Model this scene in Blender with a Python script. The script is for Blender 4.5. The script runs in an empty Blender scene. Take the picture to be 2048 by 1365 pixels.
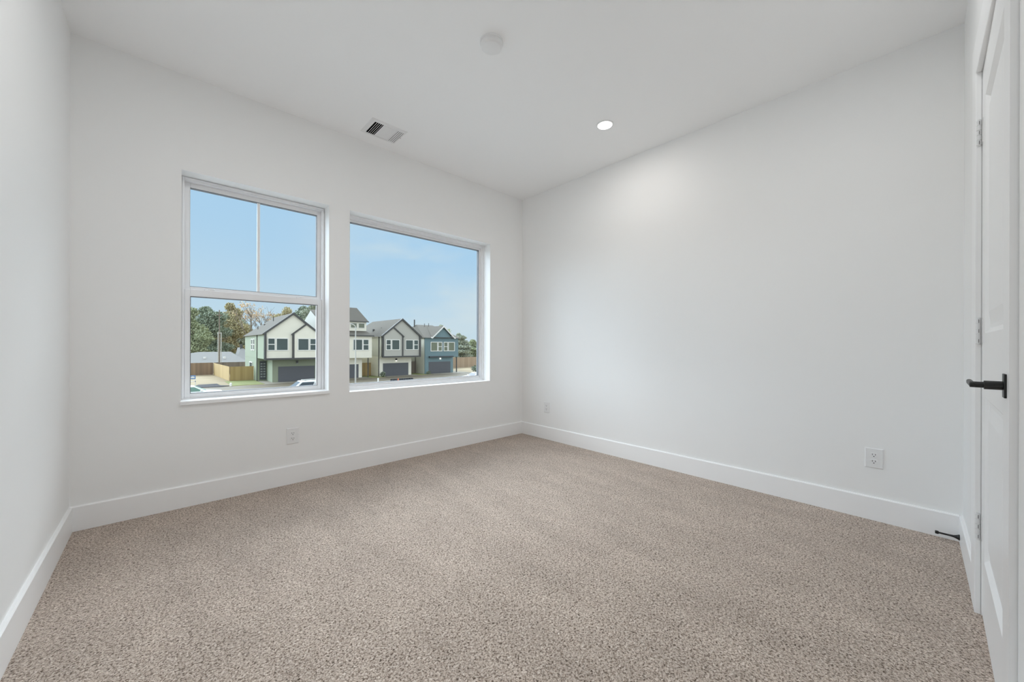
import bpy, bmesh, math, random
from mathutils import Vector, Matrix
R = math.radians
SC = bpy.context.scene
COL = SC.collection

# ------------------------------------------------------------------ camera
W, D, H = 3.4745, 3.3243, 2.743          # room: x 0..W, y (door wall) .. D (window wall), z 0..H
CAMX, CAMY, CAMZ = 0.3773, 0.1660, 1.0319
yaw, roll, FPX = 0.74888, 0.002834, 750.19
fw = Vector((math.sin(yaw), math.cos(yaw), 0))
r0 = Vector((math.cos(yaw), -math.sin(yaw), 0)); u0 = Vector((0, 0, 1))
rt = r0 * math.cos(roll) + u0 * math.sin(roll)
up = -r0 * math.sin(roll) + u0 * math.cos(roll)
cam = bpy.data.cameras.new('camera'); camo = bpy.data.objects.new('camera', cam); COL.objects.link(camo)
cam.sensor_fit = 'HORIZONTAL'; cam.sensor_width = 36.0; cam.lens = FPX / 2048 * 36.0
cam.shift_y = (691.18 - 682.5) / 2048
cam.clip_start = 0.02; cam.clip_end = 600
m = Matrix.Identity(4)
for i in range(3):
    m[i][0] = rt[i]; m[i][1] = up[i]; m[i][2] = -fw[i]; m[i][3] = (CAMX, CAMY, CAMZ)[i]
camo.matrix_world = m
SC.camera = camo
SC.view_settings.view_transform = 'Standard'; SC.view_settings.look = 'None'
SC.view_settings.exposure = 0.0; SC.view_settings.gamma = 1.0; SC.view_settings.use_curve_mapping = False
SC.cycles.diffuse_bounces = 8; SC.cycles.max_bounces = 14; SC.cycles.transparent_max_bounces = 24

# ------------------------------------------------------------------ node helper
class NT:
    def __init__(s, tree): s.t = tree; s.n = tree.nodes; s.l = tree.links
    def new(s, ty, **kw):
        n = s.n.new(ty)
        for k, v in kw.items():
            if k in n.inputs.keys(): s.put(n.inputs[k], v)
            else: setattr(n, k, v)
        return n
    def put(s, sock, v):
        if isinstance(v, bpy.types.NodeSocket): s.l.new(v, sock)
        else:
            try: sock.default_value = v
            except Exception: sock.default_value = (*v, 1.0)
    def math(s, op, a, b=0.0, clamp=False):
        n = s.n.new('ShaderNodeMath'); n.operation = op; n.use_clamp = clamp
        s.put(n.inputs[0], a); s.put(n.inputs[1], b); return n.outputs[0]
    def rng(s, v, a, b, c, d, smooth=False):
        n = s.n.new('ShaderNodeMapRange'); n.interpolation_type = 'SMOOTHSTEP' if smooth else 'LINEAR'
        s.put(n.inputs[0], v)
        for i, q in enumerate((a, b, c, d)): n.inputs[i + 1].default_value = q
        return n.outputs[0]
    def mix(s, f, a, b, mode='MIX'):
        n = s.n.new('ShaderNodeMix'); n.data_type = 'RGBA'; n.blend_type = mode
        s.put(n.inputs[0], f); s.put(n.inputs[6], a); s.put(n.inputs[7], b); return n.outputs[2]

# ------------------------------------------------------------------ world: pale blue sky, thin cloud, brighter overhead and to the west
wd = bpy.data.worlds.new('sky'); SC.world = wd; wd.use_nodes = True
k = NT(wd.node_tree); k.n.clear()
geo = k.new('ShaderNodeTexCoord')
sep = k.new('ShaderNodeSeparateXYZ'); k.l.new(geo.outputs['Generated'], sep.inputs[0])
dx, dy, dz = sep.outputs
base = k.mix(k.rng(dz, 0.0, 0.30, 0, 1, True), (0.56, 0.725, 0.85, 1), (0.41, 0.645, 0.88, 1))
mp = k.new('ShaderNodeMapping'); mp.inputs['Scale'].default_value = (1.0, 1.0, 3.2); mp.inputs['Location'].default_value = (0.35, 0.1, 0.28)
k.l.new(geo.outputs['Generated'], mp.inputs[0])
nz = k.new('ShaderNodeTexNoise', Scale=1.9, Detail=5.0, Roughness=0.52); k.l.new(mp.outputs[0], nz.inputs['Vector'])
skyc = k.mix(k.math('MULTIPLY', k.rng(nz.outputs['Fac'], 0.33, 0.54, 0, 1.0, True), k.rng(dx, 0.16, 0.48, 0.1, 1.0, True)), base, (0.645, 0.755, 0.825, 1))
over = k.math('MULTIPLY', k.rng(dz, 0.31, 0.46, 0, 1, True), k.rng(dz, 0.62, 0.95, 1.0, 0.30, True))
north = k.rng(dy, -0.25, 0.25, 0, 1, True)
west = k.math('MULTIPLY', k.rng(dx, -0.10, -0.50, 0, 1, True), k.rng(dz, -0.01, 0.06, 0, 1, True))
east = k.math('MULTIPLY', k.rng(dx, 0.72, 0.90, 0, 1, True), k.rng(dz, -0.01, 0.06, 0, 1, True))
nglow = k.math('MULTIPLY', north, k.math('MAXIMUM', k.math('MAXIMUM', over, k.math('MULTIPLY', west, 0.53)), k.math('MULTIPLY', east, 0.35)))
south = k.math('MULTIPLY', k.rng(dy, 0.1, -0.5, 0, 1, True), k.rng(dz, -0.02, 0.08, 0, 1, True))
SKYN, SKYS = 13.5, 2.2            # glow added outside the view, north and west, to light the room; milder south
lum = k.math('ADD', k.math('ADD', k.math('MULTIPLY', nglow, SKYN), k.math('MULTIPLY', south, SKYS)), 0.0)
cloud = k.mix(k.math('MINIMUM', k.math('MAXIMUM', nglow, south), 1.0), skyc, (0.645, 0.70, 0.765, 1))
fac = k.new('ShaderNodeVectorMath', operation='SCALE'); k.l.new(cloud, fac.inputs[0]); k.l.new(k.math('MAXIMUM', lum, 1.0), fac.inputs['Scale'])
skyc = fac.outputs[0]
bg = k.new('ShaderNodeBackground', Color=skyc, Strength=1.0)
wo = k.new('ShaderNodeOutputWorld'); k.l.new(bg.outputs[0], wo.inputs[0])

# ------------------------------------------------------------------ lamps (the flush and entry ones are unseen fills added to brighten the room)
def area(name, loc, size, power, color, rot=(0, 0, 0)):
    l = bpy.data.lights.new(name, 'AREA'); l.shape = 'DISK'; l.size = size; l.energy = power; l.color = color
    o = bpy.data.objects.new(name, l); o.location = loc; o.rotation_euler = rot; COL.objects.link(o); return o
area('flush_fill_lamp', (0.85, 1.70, H - 0.04), 0.42, 7.2, (0.96, 0.985, 1.0))
area('entry_fill_lamp', (2.38, 0.38, H - 0.04), 0.25, 3.0, (0.96, 0.985, 1.0))
area('downlight_lamp', (2.878, 1.807, H - 0.012), 0.105, 3.2, (1.0, 0.95, 0.90))
area('downlight_lamp', (0.600, 1.807, H - 0.012), 0.105, 1.4, (1.0, 0.95, 0.90))

# ------------------------------------------------------------------ materials
def mat(name, col, rough=0.6, metal=0.0, var=0.0, vscale=8.0, bump=0.0, bscale=200.0, spec=0.5):
    mt = bpy.data.materials.new(name); mt.use_nodes = True
    q = NT(mt.node_tree); b = q.n['Principled BSDF']
    b.inputs['Roughness'].default_value = rough; b.inputs['Metallic'].default_value = metal
    b.inputs['Specular IOR Level'].default_value = spec
    tc = q.new('ShaderNodeTexCoord')
    n = q.new('ShaderNodeTexNoise', Scale=vscale, Detail=4.0); q.l.new(tc.outputs['Object'], n.inputs['Vector'])
    lo = tuple(c * (1 - var) for c in col) + (1,); hi = tuple(min(1, c * (1 + var)) for c in col) + (1,)
    q.put(b.inputs['Base Color'], q.mix(n.outputs['Fac'], lo, hi))
    if bump:
        n2 = q.new('ShaderNodeTexNoise', Scale=bscale, Detail=2.0); q.l.new(tc.outputs['Object'], n2.inputs['Vector'])
        bp = q.new('ShaderNodeBump', Strength=bump, Distance=0.001, Height=n2.outputs['Fac']); q.l.new(bp.outputs[0], b.inputs['Normal'])
    return mt
def banded(name, col, pitch, axis, depth=0.1, rough=0.7, var=0.05):
    """boards or laps: a bump repeating along one axis"""
    mt = mat(name, col, rough, var=var, vscale=1.2)
    q = NT(mt.node_tree); b = q.n['Principled BSDF']
    tc = q.new('ShaderNodeTexCoord'); sp = q.new('ShaderNodeSeparateXYZ'); q.l.new(tc.outputs['Object'], sp.inputs[0])
    f = q.math('FRACT', q.math('DIVIDE', sp.outputs[axis], pitch))
    bp = q.new('ShaderNodeBump', Strength=depth, Distance=0.02, Height=f); q.l.new(bp.outputs[0], b.inputs['Normal'])
    return mt
def boards(name, c1, c2, pitch, axis):
    """fence pickets of differing wood tone"""
    mt = mat(name, c1, 0.8)
    q = NT(mt.node_tree); b = q.n['Principled BSDF']
    tc = q.new('ShaderNodeTexCoord'); sp = q.new('ShaderNodeSeparateXYZ'); q.l.new(tc.outputs['Object'], sp.inputs[0])
    d = q.math('DIVIDE', q.math('ADD', sp.outputs[0], sp.outputs[1]), pitch)
    wn = q.new('ShaderNodeTexWhiteNoise', noise_dimensions='1D'); q.l.new(q.math('FLOOR', d), wn.inputs['W'])
    q.put(b.inputs['Base Color'], q.mix(wn.outputs[0], (*c1, 1), (*c2, 1)))
    return mt
M = {}
M['wall'] = mat('wall_paint', (0.895, 0.895, 0.889), 0.55, bump=0.06, bscale=260)
M['ceiling'] = mat('ceiling_paint', (0.95, 0.95, 0.95), 0.85, bump=0.05, bscale=220)
M['trim'] = mat('trim_paint', (0.93, 0.93, 0.93), 0.32)
M['vinyl'] = mat('white_vinyl', (0.89, 0.89, 0.90), 0.35)
M['gasket'] = mat('grey_gasket', (0.16, 0.165, 0.175), 0.6)
M['plastic'] = mat('white_plastic', (0.84, 0.84, 0.84), 0.35)
M['slot'] = mat('dark_slot', (0.015, 0.015, 0.015), 0.8)
M['black'] = mat('black_metal', (0.006, 0.006, 0.006), 0.42)
M['hinge'] = mat('painted_hinge', (0.78, 0.78, 0.78), 0.3)
M['slot_grey'] = mat('slot_shade_grey', (0.30, 0.30, 0.31), 0.5)
M['void'] = mat('duct_shade_black', (0.004, 0.004, 0.004), 0.9, spec=0.0)

def carpet():
    mt = bpy.data.materials.new('carpet_pile'); mt.use_nodes = True
    q = NT(mt.node_tree); b = q.n['Principled BSDF']
    b.inputs['Roughness'].default_value = 1.0; b.inputs['Specular IOR Level'].default_value = 0.0
    b.inputs['Sheen Weight'].default_value = 0.10; b.inputs['Sheen Roughness'].default_value = 0.5
    tc = q.new('ShaderNodeTexCoord')
    wob = q.new('ShaderNodeTexNoise', Scale=55.0, Detail=2.0); q.l.new(tc.outputs['Object'], wob.inputs['Vector'])
    add = q.new('ShaderNodeMixRGB'); add.blend_type = 'LINEAR_LIGHT'; add.inputs[0].default_value = 0.012
    q.l.new(tc.outputs['Object'], add.inputs[1]); q.l.new(wob.outputs['Color'], add.inputs[2])
    v = q.new('ShaderNodeTexVoronoi', Scale=135.0); q.l.new(add.outputs[0], v.inputs['Vector'])
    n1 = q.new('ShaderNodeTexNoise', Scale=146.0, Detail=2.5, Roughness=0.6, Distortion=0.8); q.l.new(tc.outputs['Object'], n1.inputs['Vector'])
    mp = q.new('ShaderNodeMapping'); mp.inputs['Rotation'].default_value = (0, 0, R(-24)); mp.inputs['Scale'].default_value = (5.5, 2.2, 1.0)
    q.l.new(tc.outputs['Object'], mp.inputs[0])
    n2 = q.new('ShaderNodeTexNoise', Scale=1.0, Detail=5.0, Roughness=0.62); q.l.new(mp.outputs[0], n2.inputs['Vector'])
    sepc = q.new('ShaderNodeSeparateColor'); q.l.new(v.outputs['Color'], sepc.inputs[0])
    cr = q.new('ShaderNodeValToRGB'); e = cr.color_ramp.elements       # beige tufts; the dark brown end paints the shade between them
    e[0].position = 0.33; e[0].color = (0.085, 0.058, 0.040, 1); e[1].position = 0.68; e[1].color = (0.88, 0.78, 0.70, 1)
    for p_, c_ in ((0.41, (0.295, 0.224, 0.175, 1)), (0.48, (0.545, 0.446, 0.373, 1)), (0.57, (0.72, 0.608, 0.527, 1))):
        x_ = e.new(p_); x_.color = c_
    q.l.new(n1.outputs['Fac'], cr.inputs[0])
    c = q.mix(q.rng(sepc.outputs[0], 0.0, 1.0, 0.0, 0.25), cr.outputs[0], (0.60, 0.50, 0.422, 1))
    lay = q.rng(n2.outputs['Fac'], 0.3, 0.7, 0.89, 1.11)
    cl = q.new('ShaderNodeCombineColor')
    for i in range(3): q.l.new(lay, cl.inputs[i])
    c = q.mix(1.0, c, cl.outputs[0], 'MULTIPLY')
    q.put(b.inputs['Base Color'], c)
    hgt = q.math('ADD', q.math('MULTIPLY', v.outputs['Distance'], -0.6), q.math('MULTIPLY', n1.outputs['Fac'], 1.4))
    bp = q.new('ShaderNodeBump', Strength=1.0, Distance=0.006, Height=hgt); q.l.new(bp.outputs[0], b.inputs['Normal'])
    return mt
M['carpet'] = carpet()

def glass(name, tint=(0.97, 0.985, 0.98)):
    mt = bpy.data.materials.new(name); mt.use_nodes = True
    q = NT(mt.node_tree); q.n.clear()
    tr = q.new('ShaderNodeBsdfTransparent', Color=(*tint, 1)); gl = q.new('ShaderNodeBsdfGlossy', Roughness=0.02)
    tc = q.new('ShaderNodeTexCoord'); n = q.new('ShaderNodeTexNoise', Scale=3.0); q.l.new(tc.outputs['Object'], n.inputs['Vector'])
    fr = q.new('ShaderNodeFresnel', IOR=1.25)
    mx = q.new('ShaderNodeMixShader'); q.l.new(q.math('MULTIPLY', fr.outputs[0], q.rng(n.outputs['Fac'], 0, 1, 0.5, 0.7)), mx.inputs[0])
    q.l.new(tr.outputs[0], mx.inputs[1]); q.l.new(gl.outputs[0], mx.inputs[2])
    o = q.new('ShaderNodeOutputMaterial'); q.l.new(mx.outputs[0], o.inputs[0]); return mt
M['glass'] = glass('window_glass')

def emit(name, col, s):
    mt = bpy.data.materials.new(name); mt.use_nodes = True
    q = NT(mt.node_tree); b = q.n['Principled BSDF']
    b.inputs['Emission Color'].default_value = (*col, 1); b.inputs['Emission Strength'].default_value = s
    tc = q.new('ShaderNodeTexCoord'); n = q.new('ShaderNodeTexNoise', Scale=20.0); q.l.new(tc.outputs['Object'], n.inputs['Vector'])
    q.put(b.inputs['Base Color'], q.mix(n.outputs['Fac'], (0.8, 0.8, 0.8, 1), (0.84, 0.84, 0.84, 1))); return mt
M['lens'] = emit('lit_lens', (1.0, 0.97, 0.93), 6.0)
M['porchlamp'] = emit('lit_porch_lamp', (1.0, 0.95, 0.85), 1.6)

# ------------------------------------------------------------------ mesh builder
OFF = {}
class MB:
    def __init__(s): s.v = []; s.f = []
    def face(s, *pts):
        i = len(s.v); s.v += [tuple(p) for p in pts]; s.f.append(tuple(range(i, i + len(pts)))); return s
    def add(s, vs, fs):
        i = len(s.v); s.v += [tuple(p) for p in vs]; s.f += [tuple(i + j for j in f) for f in fs]; return s
    def box(s, x0, x1, y0, y1, z0, z1):
        vs = [(x, y, z) for z in (z0, z1) for y in (y0, y1) for x in (x0, x1)]
        return s.add(vs, [(0, 2, 3, 1), (4, 5, 7, 6), (0, 1, 5, 4), (2, 6, 7, 3), (0, 4, 6, 2), (1, 3, 7, 5)])
    def prism(s, poly, axis, a, b):
        """polygon (two coords) extruded along axis 0/1/2 from a to b"""
        def P(p, t): q = list(p); q.insert(axis, t); return tuple(q)
        n = len(poly); vs = [P(p, a) for p in poly] + [P(p, b) for p in poly]
        return s.add(vs, [tuple(range(n))[::-1], tuple(range(n, 2 * n))] + [(i, (i + 1) % n, n + (i + 1) % n, n + i) for i in range(n)])
    def ring(s, x0, x1, y0, y1, z0, z1, l, r, b, t):
        """rectangular frame in the xz plane, depth y0..y1"""
        s.box(x0, x0 + l, y0, y1, z0, z1); s.box(x1 - r, x1, y0, y1, z0, z1)
        s.box(x0 + l, x1 - r, y0, y1, z0, z0 + b); return s.box(x0 + l, x1 - r, y0, y1, z1 - t, z1)
    def tube(s, p0, p1, r0_, r1_=None, n=10, caps=True):
        r1_ = r0_ if r1_ is None else r1_
        p0 = Vector(p0); p1 = Vector(p1); d = (p1 - p0).normalized()
        a = d.orthogonal().normalized(); b = d.cross(a)
        vs = []
        for p, r in ((p0, r0_), (p1, r1_)):
            for i in range(n):
                t = 2 * math.pi * i / n; vs.append(p + (a * math.cos(t) + b * math.sin(t)) * r)
        fs = [(i, (i + 1) % n, n + (i + 1) % n, n + i) for i in range(n)]
        if caps: fs += [tuple(range(n))[::-1], tuple(range(n, 2 * n))]
        return s.add(vs, fs)
    def lathe(s, prof, o, axis=2, n=48, sign=1):
        """profile [(radius, height)] turned about an axis through o"""
        rows = []
        for r, h in prof:
            row = []
            for i in range(n):
                t = 2 * math.pi * i / n; c, sn = r * math.cos(t), r * math.sin(t)
                p = [c, sn]; p.insert(axis, h * sign); row.append(tuple(o[j] + p[j] for j in range(3)))
            rows.append(row)
        vs = [p for row in rows for p in row]; fs = []
        for j in range(len(rows) - 1):
            for i in range(n):
                fs.append((j * n + i, j * n + (i + 1) % n, (j + 1) * n + (i + 1) % n, (j + 1) * n + i))
        fs += [tuple(range(n))[::-1], tuple(range((len(rows) - 1) * n, len(rows) * n))]
        return s.add(vs, fs)
    def build(s, name, mt, parent=None, bevel=0.0, smooth=False, seg=2):
        off = OFF.get(parent.name, Vector()) if parent else Vector()
        me = bpy.data.meshes.new(name)
        me.from_pydata([tuple(Vector(p) - off) for p in s.v], [], s.f)
        bm = bmesh.new(); bm.from_mesh(me)
        bmesh.ops.recalc_face_normals(bm, faces=bm.faces); bm.to_mesh(me); bm.free()
        for mm in (mt if isinstance(mt, (list, tuple)) else [mt]): me.materials.append(mm)
        if smooth:
            for p in me.polygons: p.use_smooth = True
        o = bpy.data.objects.new(name, me); COL.objects.link(o)
        if parent: o.parent = parent
        OFF[o.name] = off
        if bevel:
            bv = o.modifiers.new('bevel', 'BEVEL'); bv.width = bevel; bv.segments = seg; bv.limit_method = 'ANGLE'
        return o
def tag(o, label=None, cat=None, group=None, kind=None):
    if label: o['label'] = label
    if cat: o['category'] = cat
    if group: o['group'] = group
    if kind: o['kind'] = kind
    return o
def thing(name, loc, label, cat, group=None):
    o = bpy.data.objects.new(name, None); o.empty_display_size = 0.1; o.location = loc; COL.objects.link(o)
    OFF[o.name] = Vector(loc); return tag(o, label, cat, group)
def struct(o, label=None, cat=None): return tag(o, label, cat, kind='structure')

# ------------------------------------------------------------------ room shell
T = 0.20                                   # outside wall thickness
Y0 = -0.007                                # face of the door wall
W1 = (0.460, 1.335, 0.647, 2.138)          # window openings: x0, x1, z0, z1
W2 = (1.495, 2.985, 0.645, 2.136)
def wall_holes(xs, zs, holes, ya, yb):
    """slab in the xz plane with rectangular holes, one clean mesh"""
    b = MB()
    solid = lambda i, j: 0 <= i < len(xs) - 1 and 0 <= j < len(zs) - 1 and (i, j) not in holes
    for i in range(len(xs) - 1):
        for j in range(len(zs) - 1):
            if not solid(i, j): continue
            x0, x1, z0, z1 = xs[i], xs[i + 1], zs[j], zs[j + 1]
            b.face((x0, ya, z0), (x1, ya, z0), (x1, ya, z1), (x0, ya, z1)); b.face((x0, yb, z0), (x0, yb, z1), (x1, yb, z1), (x1, yb, z0))
            if not solid(i - 1, j): b.face((x0, ya, z0), (x0, ya, z1), (x0, yb, z1), (x0, yb, z0))
            if not solid(i + 1, j): b.face((x1, ya, z0), (x1, yb, z0), (x1, yb, z1), (x1, ya, z1))
            if not solid(i, j - 1): b.face((x0, ya, z0), (x0, yb, z0), (x1, yb, z0), (x1, ya, z0))
            if not solid(i, j + 1): b.face((x0, ya, z1), (x1, ya, z1), (x1, yb, z1), (x0, yb, z1))
    return b
def weld(o):
    bm = bmesh.new(); bm.from_mesh(o.data); bmesh.ops.remove_doubles(bm, verts=bm.verts, dist=1e-5)
    bmesh.ops.recalc_face_normals(bm, faces=bm.faces); bm.to_mesh(o.data); bm.free(); return o
struct(MB().box(-0.15, W + 0.15, -0.75, D + T, -0.12, 0.0).build('floor', M['carpet']), 'brown cut-pile carpet with tuft-gap shade painted in, covering the whole bedroom floor', 'floor')
struct(MB().box(-0.15, W + 0.15, -0.75, D + T, H, H + 0.12).build('ceiling', M['ceiling']), 'flat white painted ceiling of the empty room', 'ceiling')
wb = wall_holes([0, W1[0], W1[1], W2[0], W2[1], W], [0, W2[2], W1[2], W2[3], W1[3], H],
                {(1, 2), (1, 3), (3, 1), (3, 2)}, D, D + T)
struct(weld(wb.build('wall_back', M['wall'])), 'white painted wall pierced by the two windows', 'wall')
struct(MB().box(-0.15, 0, -0.75, D + T, 0, H).build('wall_left', M['wall']), 'plain white wall meeting the window wall beside the single-hung window', 'wall')
struct(MB().box(W, W + 0.15, -0.75, D + T, 0, H).build('wall_right', M['wall']), 'large blank white wall with two power outlets near the floor', 'wall')
DX0, DX1, DZ = 1.918, 2.683, 2.092         # door opening
fb = MB().box(DX1 + 0.014, W, Y0 - 0.12, Y0, 0, H).box(DX0 - 0.014, DX1 + 0.014, Y0 - 0.12, Y0, DZ + 0.014, H).box(0, DX0 - 0.014, Y0 - 0.12, Y0, 0, H)
struct(fb.build('wall_front', M['wall']), 'narrow white wall that holds the panel door', 'wall')
# baseboards: flat boards with an eased top edge
BH, BT = 0.138, 0.014
def bprof(sign=1): return [(0, 0), (BT * sign, 0), (BT * sign, BH - 0.006), (BT * sign * 0.6, BH), (0, BH)]
struct(MB().prism([(D - p[0], p[1]) for p in bprof()], 0, 0, W).build('baseboard_back', M['trim']), 'white baseboard under the two windows', 'baseboard')
struct(MB().prism([(p[0], p[1]) for p in bprof()], 1, -0.005, D - BT).build('baseboard_left', M['trim']), 'white baseboard along the plain left wall', 'baseboard')
struct(MB().prism([(W - p[0], p[1]) for p in bprof()], 1, Y0 + BT, D - BT).build('baseboard_right', M['trim']), 'white baseboard along the large blank wall', 'baseboard')
struct(MB().prism([(Y0 + p[0], p[1]) for p in bprof()], 0, 2.813, W).prism([(Y0 + p[0], p[1]) for p in bprof()], 0, BT, DX0 - 0.02).build('baseboard_front', M['trim']), 'short white baseboard between door casing and room corner', 'baseboard')

# ------------------------------------------------------------------ window_1 : single-hung, one vertical bar in the top sash
FY0, FY1 = D + 0.115, D + 0.192
w1 = thing('window_1', (W1[0], D + 0.115, W1[2]), 'white single-hung window with a lone vertical bar in its top sash', 'window'); tag(w1, kind='structure')
x0, x1, z0, z1 = W1; z0 += 0.025
fr = MB().ring(x0, x1, FY0, FY1, z0, z1, 0.018, 0.018, 0.006, 0.022)
fr.ring(x0 + 0.006, x1 - 0.006, FY0 - 0.008, FY0, z0, z1 - 0.006, 0.008, 0.008, 0.004, 0.008)
fr.build('window_frame', M['vinyl'], w1, 0.0015)
st = MB().box(x0, x1, D, FY1, W1[2], z0 - 0.0005).box(x0 - 0.006, x1 + 0.006, D - 0.017, D, W1[2], z0 - 0.0005)
st.build('window_stool', M['trim'], w1, 0.003)
us = MB().ring(x0 + 0.018, x1 - 0.018, D + 0.152, D + 0.180, 1.392, z1 - 0.022, 0.030, 0.030, 0.030, 0.034)
uso = us.build('upper_sash', M['vinyl'], w1, 0.002)
g = MB().box(x0 + 0.046, x1 - 0.046, D + 0.164, D + 0.168, 1.42, z1 - 0.054).build('glass_pane', M['glass'], uso)
MB().box(0.884, 0.902, D + 0.158, D + 0.174, 1.42, z1 - 0.054).build('glazing_bar', M['vinyl'], uso, 0.002)
MB().ring(x0 + 0.0465, x1 - 0.0465, D + 0.1505, D + 0.1812, 1.4205, z1 - 0.0545, 0.0004, 0.0022, 0.0022, 0.0030).build('gasket', M['gasket'], uso)
ls = MB().ring(x0 + 0.019, x1 - 0.019, D + 0.119, D + 0.149, z0 + 0.006, 1.398, 0.029, 0.031, 0.028, 0.046)
lso = ls.build('lower_sash', M['vinyl'], w1, 0.002)
MB().box(x0 + 0.046, x1 - 0.046, D + 0.132, D + 0.136, z0 + 0.032, 1.356).build('glass_pane', M['glass'], lso)
MB().ring(x0 + 0.0475, x1 - 0.0495, D + 0.1170, D + 0.1502, z0 + 0.0335, 1.3525, 0.0028, 0.0028, 0.0022, 0.0040).build('gasket', M['gasket'], lso)
MB().box(x1 - 0.060, x1 - 0.0525, D + 0.118, D + 0.131, z0 + 0.0335, 1.349).build('balance_cover', M['vinyl'], lso)
for xx in (x0 + 0.15, x1 - 0.17):
    lk = MB().box(xx - 0.028, xx + 0.028, D + 0.122, D + 0.146, 1.398, 1.404).tube((xx, D + 0.134, 1.404), (xx, D + 0.134, 1.411), 0.011, n=16).box(xx - 0.004, xx + 0.026, D + 0.121, D + 0.129, 1.405, 1.411)
    lk.build('sash_lock', M['vinyl'], lso, 0.0015)
# window_2 : wide fixed picture window
w2 = thing('window_2', (W2[0], D + 0.115, W2[2]), 'wide white picture window with one undivided pane', 'window'); tag(w2, kind='structure')
x0, x1, z0, z1 = W2
fr = MB().ring(x0, x1, FY0 + 0.010, FY1, z0, z1, 0.028, 0.028, 0.030, 0.030).ring(x0, x1, FY0 - 0.004, FY0 + 0.012, z0, z1, 0.012, 0.012, 0.014, 0.013)
fr.build('window_frame', M['vinyl'], w2, 0.0015)
MB().ring(x0 + 0.027, x1 - 0.027, D + 0.142, D + 0.175, z0 + 0.029, z1 - 0.029, 0.021, 0.021, 0.022, 0.022).build('glazing_bead', M['vinyl'], w2, 0.002)
MB().box(x0 + 0.045, x1 - 0.045, D + 0.158, D + 0.162, z0 + 0.048, z1 - 0.048).build('glass_pane', M['glass'], w2)
MB().ring(x0 + 0.0475, x1 - 0.0475, D + 0.1405, D + 0.1758, z0 + 0.0505, z1 - 0.0505, 0.0025, 0.0025, 0.0022, 0.0030).build('gasket', M['gasket'], w2)

# ------------------------------------------------------------------ door_1 : two-panel door with lever, three hinges, casing
CF = Y0 + 0.016
cs = MB().box(DX1, DX1 + 0.130, Y0 + 0.0002, CF, 0, DZ + 0.140).box(DX0, DX1, Y0 + 0.0002, CF, DZ, DZ + 0.140)
struct(cs.build('trim_1', M['trim'], None, 0.002), 'flat white casing board around the panel door', 'trim')
jb = MB().box(DX1 + 0.0005, DX1 + 0.0138, Y0 - 0.12, Y0, 0, DZ + 0.0138).box(DX0 - 0.0138, DX0 - 0.0005, Y0 - 0.12, Y0, 0, DZ + 0.0138).box(DX0, DX1, Y0 - 0.12, Y0, DZ + 0.0005, DZ + 0.0138)
jb.box(DX0 - 0.0004, DX0 + 0.012, Y0 - 0.075, Y0 - 0.040, 0, DZ).box(DX1 - 0.012, DX1 + 0.0004, Y0 - 0.075, Y0 - 0.040, 0, DZ).box(DX0, DX1, Y0 - 0.075, Y0 - 0.040, DZ - 0.012, DZ + 0.0004)
struct(jb.build('trim_2', M['trim']), 'white door jamb lining with stop inside the casing', 'trim')
d1 = thing('door_1', (DX1 - 0.002, Y0 + 0.0075, 0), 'white two-panel interior door with black lever and three hinges', 'door'); tag(d1, kind='structure')
dy1, dy0 = Y0 - 0.001, Y0 - 0.036
dl, dr, db, dt = DX0 + 0.003, DX1 - 0.0015, 0.020, DZ - 0.003
P = [(dl + 0.115, dr - 0.115, 0.245, 0.850), (dl + 0.115, dr - 0.115, 1.080, 1.950)]
slab = MB(); xs = [dl, P[0][0], P[0][1], dr]; zs = [db, P[0][2], P[0][3], P[1][2], P[1][3], dt]
slab = wall_holes(xs, zs, {(1, 1), (1, 3)}, dy1, dy0)
so = weld(slab.build('door_slab', M['trim'], d1))
for px0, px1, pz0, pz1 in P:      # moulded recess: sloped sticking, flat field with raised centre
    b = MB(); e = 0.032; c = 0.075; yr, yf = dy1 - 0.011, dy1 - 0.004
    def rect(i, y): return [(px0 + i, y, pz0 + i), (px1 - i, y, pz0 + i), (px1 - i, y, pz1 - i), (px0 + i, y, pz1 - i)]
    seq = [rect(0, dy1), rect(0.018, yr), rect(e, yr), rect(c, yf)]
    for A, B in zip(seq, seq[1:]):
        for i in range(4): b.face(A[i], A[(i + 1) % 4], B[(i + 1) % 4], B[i])
    b.face(*seq[-1]); b.box(px0 + 0.0005, px1 - 0.0005, dy0 + 0.002, yr - 0.004, pz0 + 0.0005, pz1 - 0.0005)
    b.build('door_panel', M['trim'], d1)
for hz in (0.339, 1.092, 1.856):
    hg = MB(); kx, ky, kr = DX1 - 0.002, dy1 + 0.0085, 0.0068
    for i in range(5):
        za = hz - 0.0475 + i * 0.019
        hg.tube((kx, ky, za + 0.0007), (kx, ky, za + 0.0183), kr, n=16)
    hg.tube((kx, ky, hz - 0.052), (kx, ky, hz + 0.052), kr * 0.7, n=12)
    ho = hg.box(dr - 0.030, dr + 0.002, dy1 - 0.001, dy1 + 0.0018, hz - 0.046, hz + 0.046).build('hinge', M['hinge'], d1, smooth=False)
    gp = MB()
    for i in (0, 2, 4):
        za = hz - 0.0475 + i * 0.019
        gp.box(kx - kr - 0.0006, kx - kr + 0.003, ky - 0.0008, ky + 0.0004, za + 0.003, za + 0.016)
    gp.build('knuckle_gap', M['slot'], ho)
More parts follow.
